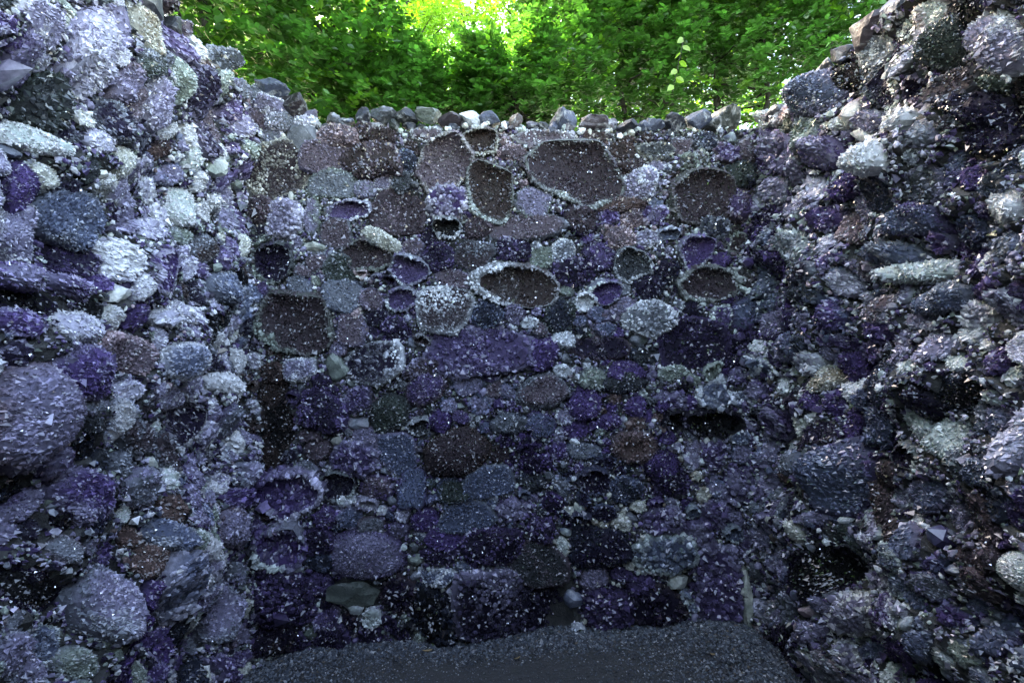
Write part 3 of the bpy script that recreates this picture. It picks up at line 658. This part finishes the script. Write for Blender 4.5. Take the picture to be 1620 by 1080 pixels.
def build_wall(side, spec, seed):
    r = np.random.default_rng(seed)
    bedn[side] = (Lump(r, .09, 8), Lump(r, .03, 8))
    u0, u1, v0, v1 = EXT[side]
    mid = {'B': (.08, YB + .2, 0), 'L': (XL - .2, .5, 0), 'R': (XR + .2, .5, 0)}[side]
    root = tag(empty('amethyst_wall', mid), LAB[side], 'wall', 'walls of the amethyst chamber')
    mid = np.array(mid)
    hm = .68 if side == 'B' else .98; gm = .80 if side == 'B' else .7
    # occupancy raster, 1 cm
    res = .01
    gu, gv = int((u1 - u0) / res), int((v1 - v0) / res)
    occ = np.zeros((gu, gv), np.int8)
    def cells(ou, ov, grow=1.0):
        cu, cv = ou.mean(), ov.mean()
        ou, ov = cu + (ou - cu) * grow, cv + (ov - cv) * grow
        i0, i1 = max(0, int((ou.min() - u0) / res)), min(gu - 1, int((ou.max() - u0) / res) + 1)
        j0, j1 = max(0, int((ov.min() - v0) / res)), min(gv - 1, int((ov.max() - v0) / res) + 1)
        if i1 <= i0 or j1 <= j0: return None
        I, J = np.meshgrid(np.arange(i0, i1), np.arange(j0, j1), indexing='ij')
        x, y = u0 + (I + .5) * res, v0 + (J + .5) * res
        an = np.arctan2(ov - cv, ou - cu) % 6.2831853; o = np.argsort(an); rd = np.hypot(ou - cu, ov - cv)
        m = np.hypot(x - cu, y - cv) < np.interp(np.arctan2(y - cv, x - cu) % 6.2831853, an[o], rd[o], period=6.2831853)
        return I[m], J[m]
    keyc = []
    NAME = {'d': 'amethyst_stone', 's': 'amethyst_slab', 'k': 'dark_crystal_and_shade', 'L': 'crystal_ledge', 'r': 'rock', 'p': 'quartz_pebble', 'c': 'crystal_point'}  # k patches: dark crystals, and painted black for the shadow under overhanging ledges
    def place(typ, ou, ov, core, edge, cs, seed2):
        size = math.sqrt(np.ptp(ou) * np.ptp(ov))
        if typ == 'g':
            me, c0 = stone_mesh('geode', side, ou, ov, 'g', core, edge, max(cs, .011), r, gm, 'rim', seed=seed2)
            o = obj('geode', me, root, c0 - mid)
            me, c1 = stone_mesh('crystal_hollow', side, ou, ov, 'g', core, edge, cs, r, gm, 'lining', seed=seed2)
            obj('crystal_hollow', me, o)  # a black lining paints in the darkness inside a cave-like hollow
        elif typ in 'rp':
            me, c0 = rock_mesh(NAME[typ], side, ou, ov, core, edge, r, np.clip(size * .38, .03, .085) * (1 if side == 'B' else 1.25) + (.02 if typ == 'p' else .01), typ == 'p')
            obj(NAME[typ], me, root, c0 - mid)
        elif typ == 'c':
            cu, cv = ou.mean(), ov.mean(); k = 6; t = np.arange(k) / k * 6.2832 + .3
            rad = size / 2; ln = size * 1.5
            V = np.concatenate([np.stack([rad * np.cos(t), rad * np.sin(t), np.full(k, -.02)], -1),
                                np.stack([rad * np.cos(t), rad * np.sin(t), ln * r.uniform(.5, .62, k)], -1), [[rad * .2, rad * .1, ln]]])
            j = np.arange(k); q = (j + 1) % k
            T = np.concatenate([np.stack([j, q, q + k], 1), np.stack([j, q + k, j + k], 1), np.stack([j + k, q + k, np.full(k, 2 * k)], 1)])
            V[:, 1] += V[:, 2] * .35
            c0 = to_world(side, np.array(cu), np.array(cv), np.array(0.))
            f = np.concatenate([np.zeros(k), np.full(k, .4), [1]])[:, None]
            me = mesh_data('crystal_point', to_world(side, V[:, 0] + cu, V[:, 1] + cv, V[:, 2]) - c0, T, core * (1 - f) + edge * f, M_DRUSE)
            obj('crystal_point', me, root, c0 - mid)
        else:
            me, c0 = stone_mesh(NAME[typ], side, ou, ov, typ, core, edge, cs, r, hm, seed=seed2)
            obj(NAME[typ], me, root, c0 - mid)
    for k, (typ, cx, cy, ww, hh, rot, c1, c2, cz) in enumerate(spec):
        e = {'s': r.uniform(3.0, 5.0), 'r': r.uniform(2.2, 3.5), 'd': r.uniform(2, 2.7), 'g': r.uniform(2.1, 2.8)}.get(typ, 2.3)
        amp = {'s': .085, 'd': .12, 'g': .115}.get(typ, .07)
        px, py = px_outline(cx, cy, ww * 1.12, hh * 1.12, rot, e, amp, r, {'s': .9, 'r': .8, 'd': .6, 'g': .7}.get(typ, .4))
        if side == 'L': px = np.clip(px, -40, 402)
        if side == 'R': px = np.clip(px, 1190, 1660)
        ou, ov = px_to_uv(side, px, py)
        if side != 'B':                     # part of a stone's width in the picture is how far it stands out
            m_ = ou.mean(); ou = m_ + (ou - m_) * .82
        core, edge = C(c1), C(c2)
        if side == 'L': core, edge = np.minimum(core * 1.3, .82), np.minimum(edge * 1.25, .82)  # paler quartz here, lifted further in place of stronger light on this wall
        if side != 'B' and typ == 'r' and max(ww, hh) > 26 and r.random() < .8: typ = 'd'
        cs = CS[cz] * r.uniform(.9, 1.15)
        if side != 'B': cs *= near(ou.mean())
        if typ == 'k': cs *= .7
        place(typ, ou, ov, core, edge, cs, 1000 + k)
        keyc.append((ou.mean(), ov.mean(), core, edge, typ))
        c = cells(ou, ov)
        if c: occ[c] = 1
    KU = np.array([[k[0], k[1]] for k in keyc])
    def local_colour(u, v):
        d = np.hypot(KU[:, 0] - u, KU[:, 1] - v); near = np.argsort(d)[:7]
        k = keyc[int(r.choice(near))]
        b = np.array(k[2]), np.array(k[3])
        if k[4] in 'k' and r.random() < .6: b = C('dpur'), C('grey')
        return b
    # filler stones thrown into the gaps
    fu0, fu1 = FILLU[side]
    nfill = 0
    t = np.arange(30) / 30 * 6.2831853
    for rad, tries, ov_max in ((.075, 900, .16), (.055, 1600, .18), (.04, 2600, .2), (.03, 3400, .2), (.022, 4200, .22)):
        for _ in range(tries):
            u, v = r.uniform(fu0, fu1), r.uniform(-.12, v1 - rad * .6)
            I, J = int((u - u0) / res), int((v - v0) / res)
            if occ[I, J]: continue
            asp = r.uniform(.62, 1.0); rot = r.uniform(0, 3.14) if side != 'B' else r.normal(0, .5)
            rr = rad * r.uniform(.85, 1.15)
            rad_t = 1 + .12 * np.cos(2 * t + r.uniform(0, 6)) + .08 * np.cos(3 * t + r.uniform(0, 6)) + .05 * np.cos(5 * t + r.uniform(0, 6))
            rad_t = angular(t, rad_t, r, .7)
            x, y = rr * rad_t * np.cos(t), rr * asp * rad_t * np.sin(t)
            ou, ov = u + x * math.cos(rot) - y * math.sin(rot), v + x * math.sin(rot) + y * math.cos(rot)
            c = cells(ou, ov)
            if not c or len(c[0]) < 4 or occ[c].mean() > ov_max: continue
            occ[cells(ou, ov, .95)] = 1
            core, edge = local_colour(u, v)
            ty = r.choice(['d', 'd', 'd', 'd', 's', 'r', 'g' if side == 'B' else 'd'] if rad > .035 else ['d', 'd', 'd', 'd', 's', 'd', 'r'])
            if ty == 'r' and rad > .05: ty = 's'
            if ty == 'r': core, edge = C(r.choice(['grey', 'green', 'lav', 'dgrey', 'blue'])), C(r.choice(['grey', 'grey', 'gpal']))
            place(ty, ou, ov, core, edge, CS[r.choice(['f', 'm', 'm'])] * r.uniform(.85, 1.2) * (1 if side == 'B' else near(u)), int(r.integers(1e6)))
            nfill += 1
            if nfill > 290: break
        if nfill > 290: break
    # how high the mortar stands: up between the stones, low behind them
    fr = (occ == 0).astype(float); fr[:, :2] = 1
    for _ in range(2):
        p = np.pad(fr, 1, mode='edge'); fr = (p[:-2, 1:-1] + p[2:, 1:-1] + p[1:-1, :-2] + p[1:-1, 2:] + 2 * p[1:-1, 1:-1]) / 6
    seen = np.clip((u0 + np.arange(gu) * res - (fu0 - .15)) / .1, 0, 1)[:, None] if side != 'B' else 1.0
    fr = np.clip(fr * 1.6 - .55, 0, 1) * seen
    def bed_top(u, v):
        I = np.clip(((np.asarray(u) - u0) / res).astype(int), 0, gu - 1); J = np.clip(((np.asarray(v) - v0) / res).astype(int), 0, gv - 1)
        return bed_h(side, u, v) + (.036 if side == 'B' else .06) * fr[I, J]
    # mortar bed
    st = .032
    nu, nv = int((u1 - u0) / st) + 1, int((v1 - v0) / st) + 1
    U, Vv = np.meshgrid(np.linspace(u0, u1, nu), np.linspace(v0, v1, nv), indexing='ij')
    Hh = bed_top(U, Vv)
    front = to_world(side, U, Vv, Hh).reshape(-1, 3)
    a = (np.arange(nu - 1)[:, None] * nv + np.arange(nv - 1)[None])
    T = np.concatenate([np.stack([a, a + nv, a + nv + 1], -1).reshape(-1, 3), np.stack([a, a + nv + 1, a + 1], -1).reshape(-1, 3)])
    th = .2
    rim = np.concatenate([np.arange(nu) * nv, (nu - 1) * nv + np.arange(1, nv), np.arange(nu - 2, -1, -1) * nv + nv - 1, np.arange(nv - 2, 0, -1)])
    back = to_world(side, U.ravel()[rim], Vv.ravel()[rim], np.full(len(rim), -th))
    n0 = len(front); m = len(rim); q = np.arange(m); q2 = (q + 1) % m
    T = np.concatenate([T, np.stack([rim[q2], rim[q], n0 + q], -1), np.stack([rim[q2], n0 + q, n0 + q2], -1)])
    if side == 'R': T = T[:, ::-1]
    obj('mortar_bed', mesh_data('mortar_bed', np.concatenate([front, back]) - mid, T, None, M_MORTAR), root)

    # small pebbles and crystal lumps in what is left
    free = np.argwhere(occ == 0)
    uu, vv = u0 + (free[:, 0] + .5) * res, v0 + (free[:, 1] + .5) * res
    ok = (uu > fu0 - .1) & (uu < fu1 + .05) & (vv > -.15)
    uu, vv = uu[ok], vv[ok]
    n = min(len(uu), 2600); pk = r.choice(len(uu), n, replace=False)
    pu, pv = uu[pk] + r.uniform(-.005, .005, n), vv[pk] + r.uniform(-.005, .005, n)
    ps = np.sort(r.lognormal(math.log(.0095), .38, n))[::-1]
    if side == 'B': pu[40:240:4] = r.uniform(-1.2, 1.4, 50); pv[40:240:4] = 2.92 + r.normal(0, .018, 50)
    k = 0
    stuffV, stuffT, stuffC, off = [], [], [], 0
    for q in range(n):
        base = np.array(local_colour(pu[q], pv[q])[int(r.random() < .55)])
        if r.random() < .05 or (side == 'B' and 40 <= q < 240 and q % 4 == 0): base = C(r.choice(['pale', 'lpal', 'white', 'gpal', 'cream']))
        base = np.clip(base * np.exp(r.normal(0, .25)), .01, .8)
        pvv, ptt = PEBBLES[int(r.integers(len(PEBBLES)))]
        if side != 'B': ps[q] *= near(pu[q])
        sc = ps[q] * r.uniform(.75, 1.3, 3)
        h = float(bed_top(pu[q], pv[q])) + ps[q] * r.uniform(.0, .9)
        c0 = to_world(side, np.array(pu[q]), np.array(pv[q]), np.array(h))
        if q < 240:
            o = obj('crystal_pebble', PEB_ME[int(r.integers(len(PEB_ME)))], root, c0 - mid)
            o.scale = sc; o.rotation_euler = r.uniform(0, 6.28, 3); o.color = (*base, 1)
        else:
            A = r.normal(0, 1, (3, 3)); Qm, _ = np.linalg.qr(A)
            v_ = (pvv * sc) @ Qm + c0 - mid
            stuffV.append(v_); stuffT.append(ptt + off); stuffC.append(np.repeat(base[None], len(v_), axis=0)); off += len(v_)
    tag(obj('pebble_infill', mesh_data('pebble_infill', np.concatenate(stuffV), np.concatenate(stuffT), np.concatenate(stuffC), M_RIM), root), kind='stuff')
    # fine crystal crust over the mortar, thinner where the photo shows nothing of the wall
    n = 11000 if side == 'B' else 14000; nc = n
    pk = r.choice(len(uu), n); pu, pv = uu[pk] + r.uniform(-.008, .008, n), vv[pk] + r.uniform(-.008, .008, n)
    if side != 'B':
        n2 = 3500; pu = np.concatenate([pu, r.uniform(-.8, fu0, n2)]); pv = np.concatenate([pv, r.uniform(-.2, v1, n2)])
        n += n2
    ds = np.array([C('lpal'), C('lav'), C('pale'), C('pur'), C('dpur'), C('grey'), C('green'), C('dgrey')])
    col = ds[r.choice(8, n, p=[.07, .15, .05, .22, .17, .15, .10, .09])] * np.exp(r.normal(0, .25, (n, 1)))
    hh = bed_top(pu, pv)
    cv_, ct, cc = crystals(np.stack([pu, pv, hh], -1), np.tile([0, 0, 1.], (n, 1)), r.lognormal(math.log(.0085), .35, n) * np.where(np.arange(n) < nc, 1 if side == 'B' else near(pu) * 1.55, 2.4), np.clip(col, .01, .8), r, 4, lean=.55)
    Wd = to_world(side, cv_[:, 0], cv_[:, 1], cv_[:, 2]) - mid
    if side == 'R': ct = ct[:, ::-1]
    tag(obj('crystal_crust', mesh_data('crystal_crust', Wd, ct, cc, M_DRUSE), root), kind='stuff')
    print('wall', side, len(spec), nfill)
    return root, mid

def pebble_shape(r):
    bm = bmesh.new(); bmesh.ops.create_icosphere(bm, subdivisions=1, radius=1)
    bm.verts.index_update()
    V = np.array([v.co[:] for v in bm.verts]); T = np.array([[v.index for v in f.verts] for f in bm.faces]); bm.free()
    V = V * r.uniform(.72, 1.2, (len(V), 1)) * np.array([1.15, .95, .85])
    return V, T
PEBBLES = [pebble_shape(rng) for _ in range(12)]
PEB_ME = [mesh_data('crystal_pebble', v, t, None, M_PEB) for v, t in PEBBLES]

WALLS = {s: build_wall(s, parse(sp), sd_) for s, sp, sd_ in (('B', BACK, 11), ('L', LEFT, 12), ('R', RIGHT, 13))}

# ------------------------------------------------------------------ coping: rough boulders along the tops
def boulder(name, r, wx, wy, wz):
    V, T = cut_rock(r, 4 if max(wx, wz) > .16 else 3, 14, .06)
    me = mesh_data(name, V * np.array([wx, wy, wz]) / 2, T, None, M_FLINT, True); me.set_sharp_from_angle(angle=R(14))
    return me

COPING = {
 'B': [(465, 166, 56, 40, 35, 'dmau'), (428, 139, 52, 38, 15, 'blue'), (492, 181, 26, 22, 0, 'lav'), (527, 186, 24, 20, 0, 'grey'), (551, 190, 22, 14, 0, 'blue'), (575, 181, 21, 23, 0, 'dblue'), (606, 180, 38, 24, 0, 'grey'), (645, 183, 36, 24, 0, 'dgrey'), (677, 181, 36, 26, 0, 'green'),
       (712, 188, 36, 20, 10, 'mauve'), (748, 186, 40, 28, 0, 'pale'), (777, 189, 38, 26, 0, 'blue'), (813, 194, 25, 31, 0, 'rust'), (841, 199, 22, 20, 0, 'dblue'), (859, 200, 20, 18, 0, 'dgrey'),
       (888, 187, 42, 42, -10, 'blue'), (934, 193, 50, 28, 0, 'mauve'), (967, 197, 26, 22, 0, 'mauve'), (996, 199, 42, 22, 5, 'dblue'), (1031, 198, 36, 24, 0, 'blue'), (1066, 195, 38, 32, 0, 'dblue'), (1102, 191, 38, 30, 0, 'blue'), (1147, 186, 60, 38, -12, 'dgreen')],
 'L': [(392, 112, 24, 66, -42, 'pink'), (360, 88, 42, 36, 30, 'dgrey'), (336, 66, 46, 24, 45, 'tan'), (318, 42, 34, 34, 30, 'dgrey'), (300, 22, 30, 32, 20, 'grey'), (272, -18, 46, 44, 30, 'dgrey'), (240, -60, 56, 50, 30, 'grey')],
 'R': [(1192, 172, 50, 24, -25, 'dgrey'), (1224, 152, 54, 26, -32, 'grey'), (1251, 138, 26, 18, -30, 'dgrey'), (1275, 117, 34, 36, -20, 'dblue'), (1307, 97, 37, 40, -15, 'dgrey'), (1333, 76, 40, 42, -25, 'dblue'),
       (1372, 44, 66, 66, -20, 'mauve'), (1412, 16, 54, 54, -25, 'blue'), (1455, -8, 56, 50, -25, 'grey'), (1500, -50, 66, 60, -20, 'dblue')]}
rc = np.random.default_rng(5)
for k in range(27):                                  # smaller stones packed between the boulders of the geode wall
    COPING['B'].append((494 + 25 * k + rc.uniform(-6, 6), 199 - 2 * (k > 20) + rc.uniform(-4, 3), rc.uniform(15, 26), rc.uniform(13, 20), rc.uniform(-20, 20), ('dblue', 'dgrey', 'grey', 'blue', 'mauve', 'dgreen')[k % 6]))
for side, lst in COPING.items():
    root, mid = WALLS[side]
    for (px, py, ww, hh, rot, c) in lst:
        if side == 'B': y = 2.95; x = (px - VX) / F * y
        else:
            x = (XL - .04) if side == 'L' else (XR + .04); y = x * F / (px - VX)
        z = EYE - (py - VY) / F * y
        s = y / F
        if side == 'B': dims = (ww * s * 1.18, max(ww, hh) * s * .95, hh * s * 1.12); z -= .012; rr_ = (0, R(rot), rc.uniform(-.2, .2))
        else:
            # foreshortened along the wall: width in the picture comes from depth and from length
            dims = (ww * s * .72, ww * s * 1.0, hh * s * .82); rr_ = (rc.uniform(-.2, .2), R(rot) * .2, rc.uniform(-.4, .4))
            z = TOPS[side] + dims[2] * .30
        o = obj('coping_stone', boulder('coping_stone', rc, *dims), root, np.array([x, y, z]) - mid)
        o.rotation_euler = rr_
        cc = C(c) * (.55 if c not in ('pale', 'pink', 'tan') else .8)
        o.color = (*cc, 1)

# ------------------------------------------------------------------ hornbeam hedge and trees behind
LEAF_V = np.array([[0, 0, 0], [.32, .28, .05], [.68, .24, .03], [1, 0, -.05], [.68, -.24, .03], [.32, -.28, .05], [.5, 0, -.03]])
LEAF_T = np.array([[0, 6, 1], [1, 6, 2], [2, 6, 3], [3, 6, 4], [4, 6, 5], [5, 6, 0]])
LEAF_T4 = np.array([[0, 3, 1], [1, 3, 2], [0, 4, 3], [0, 5, 4]])
def leaves_at(P, D, size, r, cols, flat=.35, simple=False):
    n = len(P)
    d = D / (np.linalg.norm(D, axis=1)[:, None] + 1e-9)
    up = np.array([[0, 0, 1.]]) + r.normal(0, flat, (n, 3))
    s = np.cross(up, d); s /= np.linalg.norm(s, axis=1)[:, None] + 1e-9
    u = np.cross(d, s)
    L = LEAF_V
    v = P[:, None] + size[:, None, None] * (L[None, :, 0:1] * d[:, None] + L[None, :, 1:2] * s[:, None] + L[None, :, 2:3] * u[:, None])
    T = LEAF_T4 if simple else LEAF_T
    t = (T[None] + (np.arange(n) * 7)[:, None, None]).reshape(-1, 3)
    return v.reshape(-1, 3), t, np.repeat(cols, 7, axis=0)
def sprays(C0, D0, nl, L, leaf, r, cols_base, flat=.35, simple=False):
    """flat sprays of alternate leaves along drooping twigs"""
    n = len(C0)
    k = np.arange(nl)
    s = (k + .5) / nl
    d = D0 / (np.linalg.norm(D0, axis=1)[:, None] + 1e-9)
    side = np.cross(d, [0, 0, 1.]) + r.normal(0, .15, (n, 3)); side /= np.linalg.norm(side, axis=1)[:, None] + 1e-9
    P = C0[:, None] + d[:, None] * (s[None, :, None] * L[:, None, None]) + np.array([0, 0, -.12]) * (s ** 2)[None, :, None] * L[:, None, None]
    sg = np.where(k % 2, 1, -1)[None, :, None]
    DD = d[:, None] * .75 + side[:, None] * sg * .85 + r.normal(0, .22, (n, nl, 3))
    sz = leaf * r.uniform(.65, 1.15, (n, nl))
    cc = cols_base[:, None] * np.exp(r.normal(0, .22, (n, nl, 1))) * np.array([1, 1, 1])
    return leaves_at(P.reshape(-1, 3), DD.reshape(-1, 3), sz.ravel(), r, cc.reshape(-1, 3), flat, simple)

def hedge_variant(r, h0, h1, wx, wy, ntw):
    """trunk, branches, crown of one hornbeam of the hedge; base at the origin"""
    pth = [(0, 0, -.2)]
    for z in np.linspace(.3, h1 * .9, 7): pth.append((r.normal(0, .05), r.normal(0, .05), z))
    trunk = tube(pth, np.linspace(.045, .012, 8), 8)
    br = []
    for k in range(26):
        z = r.uniform(h0 * .55, h1 * .9); a = r.uniform(0, 6.28); L = r.uniform(.35, .75)
        p0 = np.array([0, 0, z]); dr = np.array([math.cos(a) * wx, math.sin(a) * wy, r.uniform(.0, .5)])
        p = [p0 + dr * s * L + np.array([0, 0, -.08 * s * s]) + r.normal(0, .015, 3) for s in np.linspace(0, 1.2, 5)]
        br.append(tube(p, np.linspace(.013, .004, 5), 5))
    branches = join(br)
    # twig positions: mostly near the faces, denser at the top
    n = ntw
    x = np.sign(r.uniform(-1, 1, n)) * r.beta(2.0, 1.1, n) * wx; y = np.sign(r.uniform(-1, 1, n)) * r.beta(2.2, 1.0, n) * wy
    z = h0 + (h1 - h0) * r.beta(1.5, 1.05, n) + r.normal(0, .05, n)
    P = np.stack([x, y, z], -1)
    D = np.stack([x / wx + r.normal(0, .5, n), y / wy * 1.1 + r.normal(0, .5, n), r.normal(.05, .25, n) + np.clip((z - h0) / (h1 - h0) - .75, 0, 1) * 2.5], -1)
    g = np.array([[.036, .088, .023]]) * np.exp(r.normal(0, .25, (n, 1)))
    yl = r.random(n) < .04; g[yl] = np.array([.08, .15, .022])
    crown = sprays(P - D * .08, D, 12, r.uniform(.16, .30, n), .066, r, g)
    return trunk, branches, crown

def make_hedge_proto(seed, *a):
    r = np.random.default_rng(seed)
    t, b, c = hedge_variant(r, *a)
    return (mesh_data('trunk', *t, None, M_BARK, True), mesh_data('branches', *b, None, M_BARK, True), mesh_data('crown', c[0], c[1], c[2], M_LEAF))

PROTO = ([make_hedge_proto(60 + k, 1.55, 2.50, .48, .42, 640) for k in range(2)] + [make_hedge_proto(64 + k, 1.42, 3.15, .50, .44, 780) for k in range(2)]
         + [make_hedge_proto(70 + k, .20, 2.2, .50, .46, 700) for k in range(2)])
rh = np.random.default_rng(21)
def hedge_tree(x, y, k, hs, label, group, ws=1.0):
    e = tag(empty('hornbeam', (x, y, GZ)), label, 'hedge tree', group)
    e.scale = (ws, ws, hs); e.rotation_euler = (0, 0, rh.uniform(0, 6.28))
    for nm, me in zip(('trunk', 'branch', 'crown'), PROTO[k]): tag(obj(nm, me, e), kind='stuff' if nm == 'branch' else None)
    return e
GB, GL = 'hornbeams of the hedge beyond the geode wall', 'hornbeams beside the lavender wall'
BACKH = []
for k, lab in enumerate((
        'hornbeam at the hedge corner, foliage meeting the glossy sprays over the lavender wall', 'hornbeam of the dark hedge rising behind the greenish grey coping boulder',
        'hornbeam in the lowest stretch of hedge, behind the whitish coping boulder', 'hornbeam of the hedge behind the small reddish coping boulder',
        'hornbeam of the hedge behind the tall pointed blue grey coping boulder', 'hornbeam of the hedge behind the flat dark blue coping stone',
        'hornbeam with a hanging shoot of pale yellow green leaves', 'hornbeam of the hedge behind the large grey green boulder near the wall corner',
        'hornbeam behind the long grey slab leading up the shadowy wall', 'hornbeam behind the row of small black boulders on the shadowy wall',
        'tall hornbeam beside the biggest brown boulder topping the shadowy wall')):
    x = -1.15 + k * .50
    BACKH.append(hedge_tree(x + rh.normal(0, .05), 5.15 + rh.normal(0, .06), k % 2 if x < .8 else 2 + k % 2,
               np.interp(x, [-1.2, -.2, .35, .8, 1.2, 2.5, 4.5], [.80, .78, .82, .95, .92, 1.04, 1.12]) * rh.uniform(.97, 1.03), lab, GB))
for k, lab in enumerate((
        'hornbeam farthest from the hedge corner, mostly hidden behind the lavender wall', 'hornbeam rising behind the tan boulder on the lavender wall',
        'hornbeam with glossy sprays behind the flat pink slab on the lavender wall', 'hornbeam behind the blue grey boulder at the chamber corner',
        'hornbeam behind the brown boulder beside the chamber corner', 'hornbeam of the side row meeting the dark hedge at its corner')):
    f = (k + 1) / 6
    hedge_tree(-3.0 + 1.75 * f + rh.normal(0, .05), 2.5 + 2.5 * f, 4 + k % 2, np.interp(f, [0, .6, .84, 1], [1.75, 1.45, 1.0, .82]), lab, GL, 1.15)
for k in range(4):  # unseen continuation of the hedge, added to darken the shadowy wall
    hedge_tree(-2.75, 1.9 - .95 * k, 4 + k % 2, 1.6, 'unseen hornbeam continuing the row behind the lavender wall, added to shade the chamber', 'unseen hornbeams added behind the lavender wall to shade the chamber', 1.3)
# one long shoot hanging in front of the hedge
r = np.random.default_rng(3)
host = BACKH[6]
inv = host.matrix_basis.inverted()
n = 7
s = np.linspace(0, 1, n)
pp = np.stack([1.62 - .10 * s, 4.25 - .05 * s, 4.30 - .42 * s], -1)
tw = tube(pp, np.linspace(.004, .002, n), 5)
DD = np.stack([np.where(np.arange(n) % 2, .8, -.8), np.full(n, -.3), np.full(n, -.7)], -1)
lv = leaves_at(pp, DD, np.full(n, .085), r, np.tile([[.16, .24, .04]], (n, 1)), 1.2)
M4 = np.array(inv)
def loc(v): return v @ M4[:3, :3].T + M4[:3, 3]
sh = obj('shoot', mesh_data('shoot', loc(tw[0]), tw[1], None, M_BARK, True), host)
obj('shoot_leaves', mesh_data('shoot_leaves', loc(lv[0]), lv[1], lv[2], M_LEAF), sh)

# tall trees in the sun behind the hedge
def tree_proto(seed, hgt, rad, ncl):
    r = np.random.default_rng(seed)
    pth = [(r.normal(0, .08) * q, r.normal(0, .08) * q, z) for q, z in zip(range(8), np.linspace(-.3, hgt * .85, 8))]
    trunk = tube(pth, np.linspace(.16, .03, 8), 9)
    br, ends = [], []
    for k in range(34):
        z = r.uniform(hgt * .25, hgt * .85); a = r.uniform(0, 6.28); L = rad * r.uniform(.6, 1.05) * (1.1 - .5 * z / hgt)
        p0 = np.array([0, 0, z]); dr = np.array([math.cos(a), math.sin(a), r.uniform(.15, .6)])
        p = [p0 + dr * q * L + r.normal(0, .03, 3) for q in np.linspace(0, 1, 6)]
        br.append(tube(p, np.linspace(.04, .008, 6), 5)); ends += p[2:]
    ends = np.array(ends)
    C0 = ends[r.choice(len(ends), ncl)] + r.normal(0, .28, (ncl, 3))
    D = np.stack([C0[:, 0] + r.normal(0, .6, ncl), C0[:, 1] + r.normal(0, .6, ncl), r.normal(0, .35, ncl)], -1)
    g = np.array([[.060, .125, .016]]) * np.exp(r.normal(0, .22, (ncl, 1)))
    c = sprays(C0, D, 10, r.uniform(.25, .45, ncl), .085, r, g, simple=True)
    return (mesh_data('trunk', *trunk, None, M_BARK, True), mesh_data('branches', *join(br), None, M_BARK, True), mesh_data('crown', c[0], c[1], c[2], M_LEAF2))
TP = [tree_proto(80 + k, 8.5, 2.3, 1900) for k in range(2)]
for k, (x, y, sc, lab) in enumerate([
        (-2.6, 10.5, 1.0, 'sunlit tree filling the gap above the hedge corner'), (-.4, 12.5, 1.1, 'sunlit tall tree showing pale above the lowest stretch of hedge'),
        (2.2, 11.0, .95, 'tall tree half hidden behind the middle of the dark hedge'), (5.2, 12.0, 1.1, 'tall tree behind the highest stretch of the dark hedge'),
        (-5.4, 8.0, 1.05, 'tall tree behind the glossy hornbeams of the lavender wall'), (-6.0, 13.5, 1.2, 'tall tree standing back behind the hedge corner'),
        (-1.6, 8.2, .72, 'smaller sunlit tree whose pale leaves rise right behind the hedge corner'), (.7, 8.8, .74, 'smaller sunlit tree whose pale leaves rise behind the lowest hedge')]):
    e = tag(empty('tree', (x, y, GZ)), lab, 'tree', 'tall trees beyond the hedge'); e.scale = (sc,) * 3; e.rotation_euler = (0, 0, k * 1.3)
    for nm, me in zip(('trunk', 'branch', 'crown'), TP[k % 2]): tag(obj(nm, me, e), kind='stuff' if nm == 'branch' else None)
